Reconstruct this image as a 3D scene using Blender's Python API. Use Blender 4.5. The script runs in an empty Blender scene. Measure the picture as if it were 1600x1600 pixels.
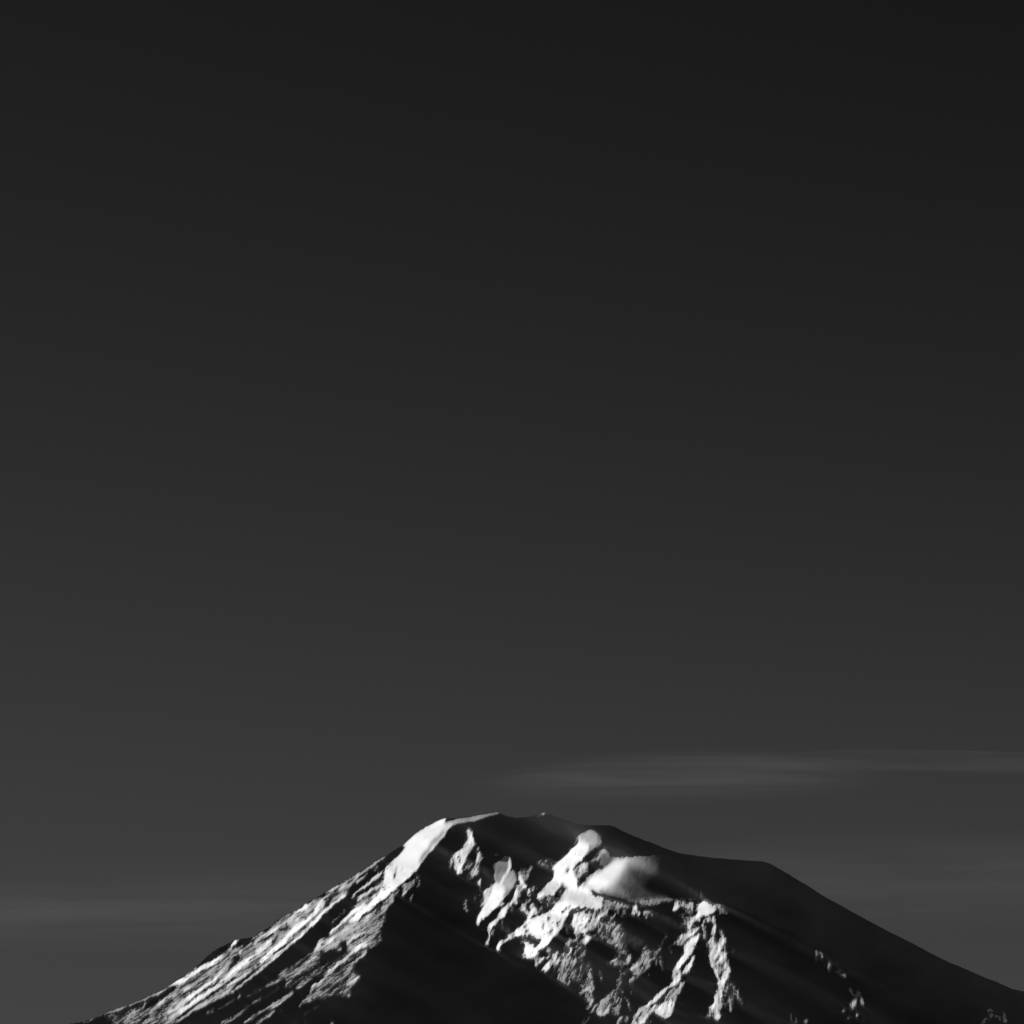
import bpy, math, random
import numpy as np
from mathutils import Vector
S = bpy.context.scene

# ------------------------------------------------------------------ camera, sky, sun, exposure
UNIT = 3.125                      # metres in one image pixel at the summit's plane
DIST = 20000.0                    # metres from the camera to the summit's plane
FOC = DIST/UNIT                   # 6400 image pixels
HOR = 2273.0                      # image row of the horizon
EYE = 12.0                        # camera height above the plain
cam = bpy.data.cameras.new('camera'); co = bpy.data.objects.new('camera', cam); S.collection.objects.link(co)
co.location = (0, -DIST, EYE); co.rotation_euler = (math.radians(90), 0, 0)
cam.sensor_fit = 'HORIZONTAL'; cam.sensor_width = 36.0; cam.lens = 36.0*FOC/1600.0
cam.shift_y = (HOR-800.0)/1600.0  # a tall rising front
cam.clip_start = 10.0; cam.clip_end = 400000.0
S.camera = co
S.render.resolution_x = S.render.resolution_y = 1024
S.cycles.filter_width = 1.5 if hasattr(S, 'cycles') else 1.5

SUN = Vector((-.76, .50, .486)).normalized()      # low sun, left of and behind the mountain
w = bpy.data.worlds.new('World'); S.world = w; w.use_nodes = True
nt = w.node_tree; nt.nodes.clear()
sky = nt.nodes.new('ShaderNodeTexSky'); sky.sky_type = 'NISHITA'; sky.sun_disc = False
sky.sun_elevation = math.asin(SUN.z); sky.sun_rotation = math.atan2(SUN.x, SUN.y)
sky.altitude = 1000; sky.air_density = 1.0; sky.dust_density = 0.0; sky.ozone_density = 1.0
# black-and-white film behind a deep red filter: the red of the sky, weighed down where the sky is blue
def node(kind, op=None, *ins):
    n = nt.nodes.new(kind)
    if op: n.operation = op
    for k, v in enumerate(ins):
        if isinstance(v, (int, float)): n.inputs[k].default_value = v
        elif v is not None: nt.links.new(v, n.inputs[k])
    return n
sep = node('ShaderNodeSeparateColor', None, sky.outputs[0])
red = node('ShaderNodeMath', 'DIVIDE', sep.outputs[0], sep.outputs[2])
red = node('ShaderNodeMath', 'POWER', red.outputs[0], 1.2)
red = node('ShaderNodeMath', 'MULTIPLY', red.outputs[0], sep.outputs[0])
# the film's own curve: steep in the dark sky, levelling off towards the haze
pw = node('ShaderNodeMath', 'POWER', red.outputs[0], 2.5)
dn = node('ShaderNodeMath', 'MULTIPLY_ADD', pw.outputs[0], 1/1.1297, 1.0)
red = node('ShaderNodeMath', 'DIVIDE', pw.outputs[0], dn.outputs[0])
red = node('ShaderNodeMath', 'MULTIPLY', red.outputs[0], .62)
bg = node('ShaderNodeBackground', None, red.outputs[0]); bg.inputs['Strength'].default_value = 0.05
out = node('ShaderNodeOutputWorld', None, bg.outputs[0])
sl = bpy.data.lights.new('sun', 'SUN'); sl.energy = 5.0; sl.angle = math.radians(.5); sl.color = (1, 1, 1)
so = bpy.data.objects.new('sun', sl); S.collection.objects.link(so)
so.rotation_euler = SUN.to_track_quat('Z', 'Y').to_euler()
S.view_settings.view_transform = 'Standard'; S.view_settings.look = 'None'
S.view_settings.exposure = 0.8; S.view_settings.gamma = 1.0; S.view_settings.use_curve_mapping = False

# ------------------------------------------------------------------ tones of the mountain, traced by eye in image pixels
U0, U1, V0, V1 = -60, 1660, 1240, 1680
W_, H_ = U1-U0, V1-V0
TILE = dict(A=(560,1260,8), B=(720,1260,8), C=(880,1260,8), D=(1000,1390,7.62), E=(720,1400,8), F=(860,1400,8),
            G=(460,1340,7.2727), H=(420,1440,7.2727), I=(280,1400,7.2727), J=(100,1440,7.2727),
            K=(1220,1460,8.889), L=(1420,1460,8.889), Z=(0,0,1))
def pts(t, s):
    x0, y0, k = TILE[t]
    return np.array([[x0+float(a)/k, y0+float(b)/k] for a, b in (p.split(',') for p in s.split())])
def window(p, m):
    a = max(U0, int(p[:,0].min()-m)); b = min(U1, int(p[:,0].max()+m)+2)
    c = max(V0, int(p[:,1].min()-m)); d = min(V1, int(p[:,1].max()+m)+2)
    return a, b, c, d
def seg_dist(X, Y, p, closed):
    d = np.full(X.shape, 1e9)
    n = len(p)
    for i in range(n if closed else n-1):
        a, b = p[i], p[(i+1) % n]
        e = b-a; L = max(e@e, 1e-9)
        t = np.clip(((X-a[0])*e[0]+(Y-a[1])*e[1])/L, 0, 1)
        d = np.minimum(d, (X-a[0]-t*e[0])**2+(Y-a[1]-t*e[1])**2)
    return np.sqrt(d)
def poly_cover(p, soft):
    """coverage of a polygon, window and array"""
    a, b, c, d = window(p, soft*2+2)
    if b <= a or d <= c: return None
    Y, X = np.mgrid[c:d, a:b].astype(float)
    ins = np.zeros(X.shape, bool)
    n = len(p)
    for i in range(n):
        x1, y1 = p[i]; x2, y2 = p[(i+1) % n]
        if y1 == y2: continue
        ins ^= ((y1 > Y) != (y2 > Y)) & (X < (x2-x1)*(Y-y1)/(y2-y1)+x1)
    sd = seg_dist(X, Y, p, True)
    sd = np.where(ins, sd, -sd)
    return (a, b, c, d), np.clip(.5+sd/(2*soft), 0, 1)
def line_cover(p, w, soft):
    if len(p) == 1: p = np.vstack([p, p+.01])
    a, b, c, d = window(p, w+soft*2+2)
    if b <= a or d <= c: return None
    Y, X = np.mgrid[c:d, a:b].astype(float)
    return (a, b, c, d), np.clip(.5+(w/2-seg_dist(X, Y, p, False))/(2*soft), 0, 1)
SHAPES = r"""
# kind tile tone width/soft points
# ---------- left flank, upper strip
P I 122 1.2 0,990 250,800 420,700 560,600 640,500 680,490 650,590 760,550 880,440 1000,385 1150,258 1230,215 1330,170 1450,85 1560,25 1640,0 1640,220 1400,430 1130,680 870,870 620,1090 380,1210 180,1310 0,1420
P G 138 1.0 -20,650 150,535 240,475 360,395 500,312 600,255 700,195 820,115 1000,5 1080,-40 1000,30 820,150 740,210 680,290 600,390 480,510 380,600 220,750 100,870 -20,970
P J 112 1.5 1290,735 1610,555 1610,965 1300,1130 1200,1170 600,1170 760,1060 880,990 1000,980 1080,900 1200,820
P J 62 1.5 480,1070 800,970 900,960 760,1070 620,1170 560,1170
L J 45 5 1240,775 1000,890 780,975 600,1055
L J 235 5.5 1610,492 1440,600 1250,715
L J 145 3 1250,715 1050,825 900,895 760,945 600,1005 460,1055
L J 75 3 380,1085 220,1145
L J 60 3 1190,1000 1060,1110
L J 50 5 960,1060 840,1164
L J 75 3 1480,670 1600,590
L J 190 4.5 1600,740 1400,880 1150,1090
L J 70 3 1610,770 1380,940
L J 205 4.5 1610,835 1450,940 1200,1090
L J 170 5 1130,890 1080,940
L J 165 10 1270,860
L J 162 9 1390,775 1420,760
L J 140 8 810,1040 700,1150
L J 95 3 920,940 880,1010
L J 80 3 1420,1010 1300,1100
L I 240 5.5 490,690 310,790 100,920 0,988
L I 200 3 640,510 580,610
L I 225 4 1450,100 1330,200 1150,340 900,500 800,560
L I 240 6.5 1030,530 830,690 640,840 480,970 280,1120 0,1310
L I 235 7 1620,90 1500,230 1300,400 1100,600 930,740
L I 222 4 1620,225 1480,360 1300,520 1100,690 900,850 720,1000 600,1090
L I 225 4.5 500,850 350,980 150,1130 0,1240
L I 190 4.5 860,800 700,910 540,1050
L I 150 4 530,1080 350,1190 0,1410
L I 215 10 1330,265 1260,300
P I 40 1 610,690 710,690 640,780 570,870 550,850 600,770
L I 80 4 300,850 140,980
L I 70 3.5 490,930 250,1110 60,1240
L I 45 5 850,850 700,980 620,1060
L I 58 4.5 640,920 480,1040 330,1150
L I 75 3 1500,320 1280,500 1080,650
L I 58 4 1150,385 1280,350
L I 85 4 1060,430 900,540
L I 80 3 1115,440 1090,530
L I 85 4 900,700 770,790
L I 100 4 1520,150 1470,210
L I 220 4 690,645
L I 110 4 450,780 300,900
L I 105 4 560,690 590,760
P I 38 .8 650,520 680,488 860,485 870,470 760,550 650,600 600,620
P I 22 .8 210,775 380,635 540,545 600,520 565,600 430,690 300,770
L G 180 2 1000,10 820,122
L G 200 3 740,190 700,222
L G 140 4 620,265 360,405
L G 225 4 590,285 530,340
L G 72 5 500,370 400,440
L G 250 4 600,400 440,525 380,590 230,730 0,958
L G 58 5 430,470 360,545
L G 85 3 320,580 150,750 0,920
L G 235 8 320,510 300,540
L G 235 5 300,560 150,690 0,800
L G 220 3 150,545 0,650
L G 130 5 220,540 150,640
L G 85 3 210,590 140,650
# big dark gully
P G 23 .9 1010,22 1150,0 1170,-20 1060,72 900,200 760,320 640,450 630,500 700,530 690,590 600,670 520,760 430,850 290,920 150,1018 -20,1030 -20,995 220,765 380,612 480,525 600,408 680,292 740,215 820,152
L G 185 3.5 800,215 720,280
L G 105 3 940,100 900,140
L G 90 3 830,180 780,220
L G 120 3 570,610 430,720
L G 60 6 650,570
# ---------- left flank, lower bands
P G 138 1.2 1090,470 1150,420 1130,510 1060,560 1040,640 1010,740 960,830 900,1030 230,1030 300,930 420,860 560,790 700,700 880,590
P G 130 1 1040,120 1090,200 960,480 880,560 700,690 680,520 740,450 900,320 1000,240
P G 240 .9 1010,140 990,190 900,270 820,330 740,390 660,462 640,455 700,380 800,300 900,210
L G 50 5 1025,150 990,240 880,325 760,425 700,465
L G 225 4.5 930,340 820,400 720,490
L G 85 5 900,380 830,460
L G 235 4 910,435 880,455
L G 235 6 790,540 640,640 480,800 420,850
L G 110 2 800,560 700,645 620,700
L G 252 9 1010,400 880,545 700,690 560,790
L G 40 3 1055,465 940,550 800,660 620,800
L G 58 5 740,770 660,850
L G 45 6 800,830 700,910 640,950
L G 75 4 560,790 440,890
L G 65 5 990,680 970,720
L G 65 6 920,880 840,960
L G 35 8 560,960 520,1018
L G 55 4 980,560 930,630
L G 70 8 450,970 400,1010
L G 215 4 870,650 700,800 590,900
L G 235 8 950,750 860,860 800,960
L G 240 4 760,850 600,960
L G 240 8 740,980 720,1010
L G 135 4 500,870 320,980
L G 100 6 950,880 970,930 900,1000
P H 70 1.5 580,190 700,150 860,0 1300,0 1260,110 1280,170 1250,210 1110,340 940,540 1050,640 930,770 910,850 760,840 650,870 480,910 330,980 430,840 510,730 600,660 500,650 330,740 180,740 200,650 70,690 0,730 0,690 100,620 200,560 300,470 430,360 540,350 500,300
P H 138 1.2 720,150 860,0 1300,0 1260,110 1100,290 1000,330 900,300 760,300 600,330 540,340
P H 92 1.2 930,560 1050,640 920,760 860,840 760,830 640,870 540,880 420,930 330,980 420,860 510,730 600,680 720,590 860,580
P H 185 1.2 960,600 1050,638 990,690 920,750 850,810 790,830 890,710 920,630
L H 150 3 900,840 915,850
L H 130 3 860,690 700,760 560,850
L H 80 4 880,650 780,720 650,800
L H 215 5 1090,250 980,320 870,420 740,530 650,620
L H 165 4 650,620 600,680 510,740 420,870
L H 130 3 420,870 340,970
L H 150 4 1110,350 1000,450 900,550
L H 42 4 1040,380 870,490 760,560
P H 27 1 870,210 900,290 820,390 700,460 600,510 570,400 660,340 770,320 800,250
L H 38 6 1060,160 940,230
L H 225 4 1070,125 900,240
L H 190 5 740,210 580,320 480,430
L H 145 5 480,430 400,520 270,610
L H 130 8 760,240 790,300
L H 110 5 600,560 500,610
L H 70 5 520,460 560,500
L H 85 4 400,590 200,720
L H 95 4 480,650 330,750
L H 45 4 430,570 270,660
L H 70 3 840,80 720,170
L H 140 5 200,600 150,620 70,690 0,720
L H 70 6 200,540 150,580
L H 100 5 440,390 320,480
P H 26 1 260,825 500,650 560,640 480,760 400,870 320,980 150,1020 250,900
L H 125 7 250,825 100,930 0,985
L H 105 4 50,1015 0,1080
L H 70 3 140,1010
L H 55 8 300,1130 260,1150
L H 50 6 400,1060 560,960
L H 20 5 490,1020
L H 110 6 720,1160
L H 72 5 420,1150
L I 170 6 1610,520 1540,650 1450,760
L I 115 7 1450,760 1300,880 1220,900
L I 110 8 1220,880 1130,930
L I 95 4 1090,970 1000,1020
L I 55 6 960,1020 780,1130
L I 120 5 680,1140
L I 62 5 620,1190 450,1270
L I 70 7 370,1300 330,1320
L I 70 5 910,1165 830,1200
L I 130 4 1270,1100 1100,1230 870,1350 740,1440
L I 130 7 1220,1140 1090,1240
L I 110 5 1060,1320 860,1450
L I 85 6 720,1320 500,1440
L I 100 4 1390,1025 1340,1045
L I 60 5 1400,950 1280,1020
L I 52 6 800,1220 740,1290
L I 50 6 1100,1060 1000,1130
# ---------- shoulder snowfield
P A 140 1 460,1085 440,1180 390,1240 360,1290 340,1360 120,1360 230,1280 350,1180 400,1110
P A 255 .9 553,490 640,412 720,337 800,287 920,217 1020,172 1095,140 1080,210 1150,225 1170,245 1110,300 1080,350 1000,440 900,570 830,650 780,740 700,830 600,920 520,980 440,1060 380,1110 300,1170 200,1230 100,1310 30,1360 -20,1350 100,1250 200,1170 270,1080 300,980 320,880 350,760 400,700 480,640 540,570 590,515
P A 165 2.5 1060,290 1090,305 1000,430 920,510 880,570 830,645 800,690 755,700 780,610 850,540 920,430 980,370
L A 225 1.8 1080,350 900,565
P A 55 .7 435,850 470,825 468,880 442,908
L A 110 3.5 300,1005 330,1020
L A 150 3 390,725 430,730
L A 170 3 480,755 470,800
L A 165 3 545,790
P A 150 .8 1060,205 1150,178 1250,155 1400,133 1600,95 1760,70 1760,95 1600,130 1450,188 1350,195 1250,215 1180,240 1100,270 1100,230
L A 215 5 1090,240 1150,225
L A 95 4 1185,290
L A 45 2.5 345,1160 180,1290 60,1362
L A 60 4 290,1230 220,1340
L A 85 4 720,880 760,940 740,1000
P A 105 1 560,980 640,950 690,900 700,960 650,1020 590,1080 560,1120 540,1080
L A 190 3 600,1060 565,1090
L A 95 5 500,1040 470,1080
L A 105 3 670,1110 650,1180
L B 115 2.5 935,118 1050,84
# ---------- pyramid patch
P A 225 .9 1370,280 1400,300 1425,380 1440,430 1475,460 1460,495 1420,505 1395,560 1370,640 1330,720 1290,780 1310,835 1230,845 1190,780 1170,725 1140,775 1122,745 1150,670 1190,610 1220,580 1260,540 1310,500 1340,440 1360,370 1352,300
L A 80 3 1205,640 1180,720
L A 80 3 1275,620 1262,690
L A 120 3 1240,560 1210,600
L A 120 3 1215,700 1200,760
P A 38 .9 1430,505 1490,510 1475,600 1450,680 1420,740 1360,790 1300,812 1290,780 1340,700 1380,600 1400,540
L A 90 5 1410,720 1370,760
L A 105 4 1345,770 1320,790
P A 130 1 1480,580 1520,555 1550,620 1570,658 1520,700 1500,780 1490,830 1450,870 1390,915 1335,885 1380,840 1430,790 1460,700 1465,620
L A 190 5 1510,600 1490,690
L A 190 4 1480,800 1455,850
L A 100 4 1480,490 1500,530
P A 230 .8 1478,930 1530,908 1547,950 1520,995 1490,970
# ---------- hanging tongues
L B 68 6 240,1010 260,1170
L B 75 9 190,1130 230,1160
L B 140 4 40,1230 50,1290 80,1310
L B 110 4 70,1175 40,1230
L B 85 3 395,590 460,615
P B 122 1 390,730 470,690 560,620 610,640 640,690 625,770 600,830 540,870 480,960 430,970 415,880 430,800
P B 165 1.2 600,830 650,795 690,850 700,920 660,1000 600,1090 540,1150 490,1210 430,1210 480,980 560,880
P B 252 1 430,955 490,975 540,1010 560,1080 530,1150 480,1230 440,1270 400,1300 330,1370 225,1370 270,1270 330,1150 380,1060 400,980
L B 232 4.5 600,650 618,740 590,810 540,880 490,980
P B 160 1 390,970 330,1020 290,1080 280,1150 240,1180 235,1260 300,1220 370,1080
L B 220 2 385,980 300,1070
P B 108 1 705,840 760,780 850,738 905,738 880,810 850,880 820,935 790,925 740,870
L B 165 5 830,870
P B 150 1 740,900 740,960 690,1000 700,1060 770,1040 810,990
L B 242 5 735,885 770,940 802,1000
P B 212 1 700,1040 780,1030 740,1120 680,1170 640,1230 600,1270 560,1320 520,1370 455,1370 500,1300 560,1250 610,1170 660,1110
L B 220 4 685,1205 705,1150
L B 200 4 850,1040 840,1100
L B 120 5 910,985 880,1040
L B 110 3 950,1030
P B 52 2 950,690 1100,640 1270,615 1210,700 1160,770 1000,735
L B 105 4 960,700 1010,725 1080,745
L B 115 4 1060,680
P B 40 2 900,780 960,760 1150,830 1150,880 1060,950 960,990 900,960
P E 254 1 380,-10 545,-10 480,100 450,150 405,150 390,190 330,240 290,280 260,270 235,360 205,375 187,325 230,250 290,130 340,60
L E 190 3 470,135 525,95
P E 214 1 640,20 700,-10 690,60 610,110 580,200 560,260 480,300 430,340 390,390 370,440 350,510 345,600 322,622 322,540 340,440 318,380 350,340 440,280 480,200 540,140 600,80
L E 245 4 540,210 500,240
L E 220 4 700,20 690,90
L E 75 4 640,120 640,190
L E 115 4 410,430 390,490
L E 80 4 520,310 510,400
L E 80 3 470,350
P E 36 2 600,210 720,175 830,245 830,290 720,380 620,450 520,470 560,300
# ---------- central icefall : tongue, dome, basin
P C 146 1.2 165,405 200,360 260,320 330,293 390,308 440,350 462,410 452,470 400,520 330,580 290,630 240,680 150,600
L C 95 6 445,380 455,440 420,500
P B 254 .9 1452,400 1500,430 1570,460 1600,480 1600,540 1560,600 1540,660 1500,700 1430,745 1400,780 1440,860 1470,930 1500,990 1600,1000 1640,1060 1640,1240 1600,1240 1520,1240 1380,1240 1270,1370 1130,1370 1080,1340 1140,1285 1220,1230 1260,1170 1290,1080 1335,1015 1300,1000 1270,955 1240,990 1200,1050 1150,1110 1040,1110 955,1160 945,1130 980,1070 1040,1010 1080,960 1140,900 1172,830 1158,765 1200,700 1270,630 1330,570 1400,500 1430,440
L B 215 7 1060,1050 1010,1090
L B 90 4.5 1340,780 1325,820
L B 130 4 1255,870 1285,870
P B 56 1 1270,962 1330,1018 1290,1080 1260,1170 1220,1225 1130,1282 1000,1345 950,1290 940,1240 920,1200 980,1145 1060,1115 1130,1122 1200,1070 1240,1000
L B 95 4 1100,1160 1120,1210
L B 90 5 1000,1240 1010,1290
L B 110 4 1050,1130 980,1160
P C 152 1 140,745 300,700 335,720 320,800 240,880 180,945 150,850
L C 190 4 270,740 200,810
P C 30 1.2 470,480 440,560 380,640 300,692 235,692 280,620 350,560 420,520
P C 110 1.4 460,545 520,535 580,590 640,640 560,720 480,765 440,700 330,690 400,620
P C 33 .9 330,720 420,690 470,755 490,790 420,782 340,835 260,900 220,985 190,1012 168,950 250,870 320,800
L C 50 3 150,745 210,715
# lower white apron of the basin
P C 254 1 -20,1110 60,1015 200,1015 300,900 360,850 420,800 480,790 480,1060 340,1060 360,1108 480,1150 600,1205 540,1270 400,1285 300,1255 150,1245 80,1245 -20,1330
P C 150 1.2 480,1150 560,1178 640,1190 800,1228 830,1265 700,1270 580,1270
P E 250 1 1270,-10 1260,80 1200,140 1080,200 980,250 880,262 860,240 830,290 780,340 720,390 665,450 690,500 800,490 900,500 990,560 960,620 940,600 870,600 800,560 745,560 800,620 790,690 760,730 830,775 900,770 960,720 1020,650 1090,590 1150,520 1220,450 1270,400 1290,320 1330,250 1400,150 1500,120 1600,100 1600,-10
P E 215 1 720,150 760,120 810,90 818,50 850,32 864,55 830,90 815,150 860,200 870,110 900,80 920,140 965,200 940,245 870,262 835,300 830,235
L E 60 4 820,130 850,170
P E 33 1 630,545 700,512 800,482 900,490 990,540 980,582 900,572 830,545 745,562 800,622 780,680 760,730 680,692 600,702 510,702 490,640 540,575
L E 55 5 720,530 820,500 960,550
P E 215 1 660,455 600,480 540,520 480,580 440,640 436,668 490,694 505,675 485,640 515,592 560,562 620,540 690,510
L E 245 3 460,660 490,685
L E 85 6 640,490
L E 85 4 790,380 815,385
L E 90 4 810,425 835,430
L E 75 4.5 1090,270 1110,295
L E 120 3 1130,210
L E 55 4 1240,315 1210,360
L E 85 5 1150,425 1135,460
L E 115 2.5 1040,360 1020,405
L E 65 4 935,245 885,270
L E 120 3 850,330 830,350
L E 60 4 940,610 920,620
L E 130 3 840,590
L E 60 3 1260,200 1300,220
P E 125 1 900,775 960,735 1015,700 990,800 940,875
L E 190 4 940,870 1000,800 1105,765
L E 232 4 945,875
P E 240 .8 1005,910 1050,952 1082,940 1130,845 1152,785 1080,830
L E 150 4 1140,800 1215,705
L E 85 6 1090,650 1110,720
L E 55 5 1150,620
L E 110 3 800,760 760,740
# ---------- broken icefall right of the basin
P F 62 6 30,620 640,150 930,200 950,560 1040,760 980,960 900,1200 650,1480 560,1480 480,1300 300,1100 60,940
R F 0 118 30,620 200,330 480,160 930,160 955,560 1040,760 980,960 900,1200 650,1480 560,1480 480,1300 300,1100 60,940
P F 22 2 440,640 540,560 640,540 740,600 800,660 820,720 720,810 680,860 560,870 480,800 430,740
P F 24 2 520,900 680,860 900,880 980,930 885,960 810,1140 720,1210 600,1350 560,1320 545,1180
P F 24 2 0,560 110,480 200,440 215,620 120,740 20,700
P F 200 1 300,230 420,180 480,230 470,320 540,370 520,420 430,470 515,520 440,605 405,570 430,500 380,480 320,572 300,560 330,450 290,380 250,380 270,320
P F 142 1.2 480,230 560,165 700,140 722,190 690,250 600,280 640,340 600,420 530,430 500,380 480,320
P F 250 1 420,60 640,20 690,80 620,150 400,140 300,130 160,130 60,220 0,180 100,60
P F 125 1.2 660,70 760,80 940,112 965,150 880,165 700,150 620,140
L F 85 3 355,135 300,225
L F 95 3.5 255,125 150,210
L F 85 4 465,165 440,210
L F 65 3 545,165 500,280
L F 55 4 592,175 570,240
L F 85 3 655,150 640,200
L F 75 4 700,210 660,270
L F 220 3 490,190 450,290
L F 235 4 330,290 290,360
L F 235 3 420,420 330,540
L F 230 4 500,520 450,560
L F 210 3 540,380 500,430
L F 200 4 650,230 600,280
L F 190 4 700,160 690,240
P F 42 1 180,305 255,345 240,402 155,385
L F 48 6 272,390 282,500
L F 55 6 400,470 355,560
L F 60 4 510,270 490,320
L F 55 5 570,420 530,470
L F 110 4 205,420 240,520 270,570
L F 135 3 215,560 180,660 150,740
L F 195 5 260,650 230,740 160,815
P F 108 1.2 160,760 240,740 300,790 270,860 305,930 280,1000 240,1115 170,1090 95,1030 90,960 140,870
L F 130 3 220,970 100,1030
L F 112 3 300,930 240,1100
L F 150 5 165,830
L F 75 4 180,890 130,960
L F 60 4 230,1000 200,1060
L F 70 6 60,850 50,940
L F 170 4 95,695 0,835
P F 84 1.2 300,750 435,738 400,800 390,890 340,800
L F 72 4 445,820 430,960
L F 24 7 320,860
P F 130 1 500,895 512,1020 540,1120 540,1180 520,1222 500,1190 460,1180 388,1202 420,1130 460,1030
L F 200 4 390,1192 450,1170 500,1200
P F 110 1 440,1230 512,1210 520,1290 450,1335 405,1320
L F 200 5 530,1320 450,1410
L F 130 4 495,1040 470,1150
L F 65 3 610,930 645,1055
L F 112 5 610,950
# rocks round the dark hollow
P F 36 2 930,250 1300,190 1500,240 1500,480 1200,560 1050,720 980,720 940,560
L F 78 12 700,400 760,300
L F 85 10 640,440 700,500
L F 130 7 665,520 740,570 850,612
L F 195 5 840,600
L F 118 10 840,380 810,480 830,560
L F 95 4 880,480
L F 80 3 930,580 960,720
L F 125 4 905,680 870,760
L F 75 4 830,640 840,720
L F 205 5 815,770 780,805
L F 110 4 740,820 715,835
L F 112 5 870,790 820,850
L F 165 4 992,760 965,830 930,842
L F 215 4 1055,130 1035,225
L F 195 3.5 1062,140 1102,232
L F 108 6 1190,205
L F 92 4 1210,265
L F 100 3 1250,195 1252,240
L F 72 7 900,150 930,250
L F 60 6 850,230 830,290
P F 122 1.2 1000,900 1090,800 1190,645 1235,700 1330,690 1310,780 1240,830 1275,880 1180,940 1110,990 1040,980
L F 190 4 1010,900 1080,882
L F 150 6 1195,790
L F 140 3 1130,820 1080,850
L F 40 6 1145,860
L F 45 5 1280,720 1260,760
L F 60 4 1110,760 1090,800
L F 135 4 1450,520 1370,630 1320,720
L F 212 3.5 1490,630 1555,590
L F 112 4 1500,650 1512,700
L F 105 3 1370,770 1400,910
L F 92 4 1312,760 1320,870
L F 80 3 1200,940 1240,990
L F 132 6 1070,1015 1010,1065
L F 112 3 1140,960 1060,1020
L F 55 6 1020,1110
L F 60 3 1010,1200 1020,1250
L F 82 5 885,940 850,1060
L F 80 3 880,1150 880,1230
L F 60 5 830,1100 860,1080
P F 112 1.2 800,1165 805,1220 740,1320 760,1380 700,1430 660,1500 555,1450 590,1380 650,1280 730,1210
L F 190 4 590,1450 655,1490 720,1420
L F 130 3 720,1420 810,1310
L F 140 6 640,1390 700,1300
P F 98 1.2 820,1260 890,1250 885,1400 860,1500 760,1485 750,1420
L F 140 3 860,1400 790,1440
L F 40 4 800,1380 830,1340
L F 102 4 940,1280 980,1350 992,1440
L F 110 5 1000,1430
L F 85 6 475,1520 400,1595
L F 130 5 885,1515 830,1610
L F 112 6 955,1525 930,1560
L F 75 3 1140,1290
# ---------- right rim and two legs
L D 85 9 0,105 150,95 300,112 640,118
L D 128 6 -40,135 60,128 190,120
L D 105 5 200,118 380,125
L D 125 10 40,165 110,160 200,150
L D 95 6 120,180 170,150
L D 100 6 90,270 70,300
P D 215 1 378,245 420,150 480,135 470,200 420,252
L D 170 7 470,160 560,200
L D 175 6 600,150 620,230
P D 80 2 480,280 560,245 650,225 620,330 590,430 500,440
P D 66 3 870,180 990,195 1050,305 890,315 910,240
L D 110 5 900,200 960,215
P D 254 1 685,150 760,142 830,172 880,208 912,240 870,290 800,325 715,312 668,250
L D 225 7 690,320 620,370 590,440
L D 190 6 730,330 690,360
L D 30 6 750,362
L D 212 3 795,350 735,435
L D 60 8 640,440
L D 150 5 830,330 830,370
P D 145 1.2 445,625 500,520 580,490 680,450 710,480 640,560 560,600 520,665 450,682
L D 232 3 505,545 460,620
L D 232 4 685,470 600,550
L D 222 6 590,540 550,560
L D 45 2.5 705,488 620,590
L D 60 4 560,480 520,520
P D 226 .9 722,515 692,600 662,660 622,740 560,830 500,900 460,955 408,945 398,908 440,880 480,810 500,740 530,660 600,600 660,560
P D 216 .9 640,768 655,810 632,870 602,960 560,1002 505,1005 530,950 580,880 610,800
L D 38 3 602,790 500,955
P D 165 1 400,940 470,960 495,1000 480,1060 440,1085 375,1060
L D 45 4 440,1010
P D 118 1.2 520,1090 522,1160 460,1250 430,1320 380,1310 330,1330 260,1345 340,1200 420,1100
L D 220 6 450,1060 360,1140 260,1230 160,1320 60,1410
L D 190 4 505,1120 430,1200 370,1270
L D 170 3 485,1180 420,1290
L D 48 4 395,1150 300,1250 200,1340 110,1440
L D 60 3 460,1140 390,1230 330,1290
P D 205 1 290,1340 360,1308 412,1330 412,1410 380,1502 300,1532 240,1490 165,1450 220,1390
P D 140 1.4 -10,1400 100,1390 190,1400 60,1560 -40,1620 -140,1620 -30,1500
L D 205 5 195,1380 110,1470 20,1570 -60,1620
L D 170 4 60,1410 -60,1510
L D 60 4 30,1480 -40,1560
L D 90 5 120,1560 60,1590
L D 190 5 872,330 888,430 872,560 840,640
L D 120 6 765,450 772,560
L D 200 4 765,455
P D 162 1.1 830,580 880,560 900,640 960,570 930,480 970,485 1015,590 1010,660 1030,770 1060,860 1072,1000 1060,1060 1020,1100 1000,1160 980,1250 972,1380 940,1440 962,1530 920,1545 860,1512 785,1510 820,1400 880,1310 920,1200 930,1120 890,1040 890,950 820,880 810,800 830,700
L D 228 4 1005,600 960,690 880,800
L D 205 4 885,680 840,780
L D 225 3 818,860 870,912
L D 215 3 965,830 890,900
L D 195 5 900,960 912,1045
L D 232 7 1050,970 1000,1070 945,1120
L D 208 8 960,1150 925,1300 870,1400
L D 215 5 935,1520
L D 110 5 830,1480 880,1470
L D 65 3 995,715 900,860
L D 62 3 1015,960 930,1055
L D 50 4 925,640 900,600
L D 30 4 935,540 930,600
L D 90 4 990,900 950,900
L D 95 4 1030,830 1010,880
P D 66 1.3 1060,1080 1100,1110 1162,1180 1180,1290 1225,1352 1170,1320 1120,1250 1100,1400 1122,1440 1070,1462 1040,1410 980,1405 1000,1200
L D 98 2 1160,1180 1180,1280 1222,1355
L D 120 4 1060,1300 1090,1440
L D 90 4 1040,1130 1020,1220
L D 50 4 540,1240 640,1310
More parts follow.
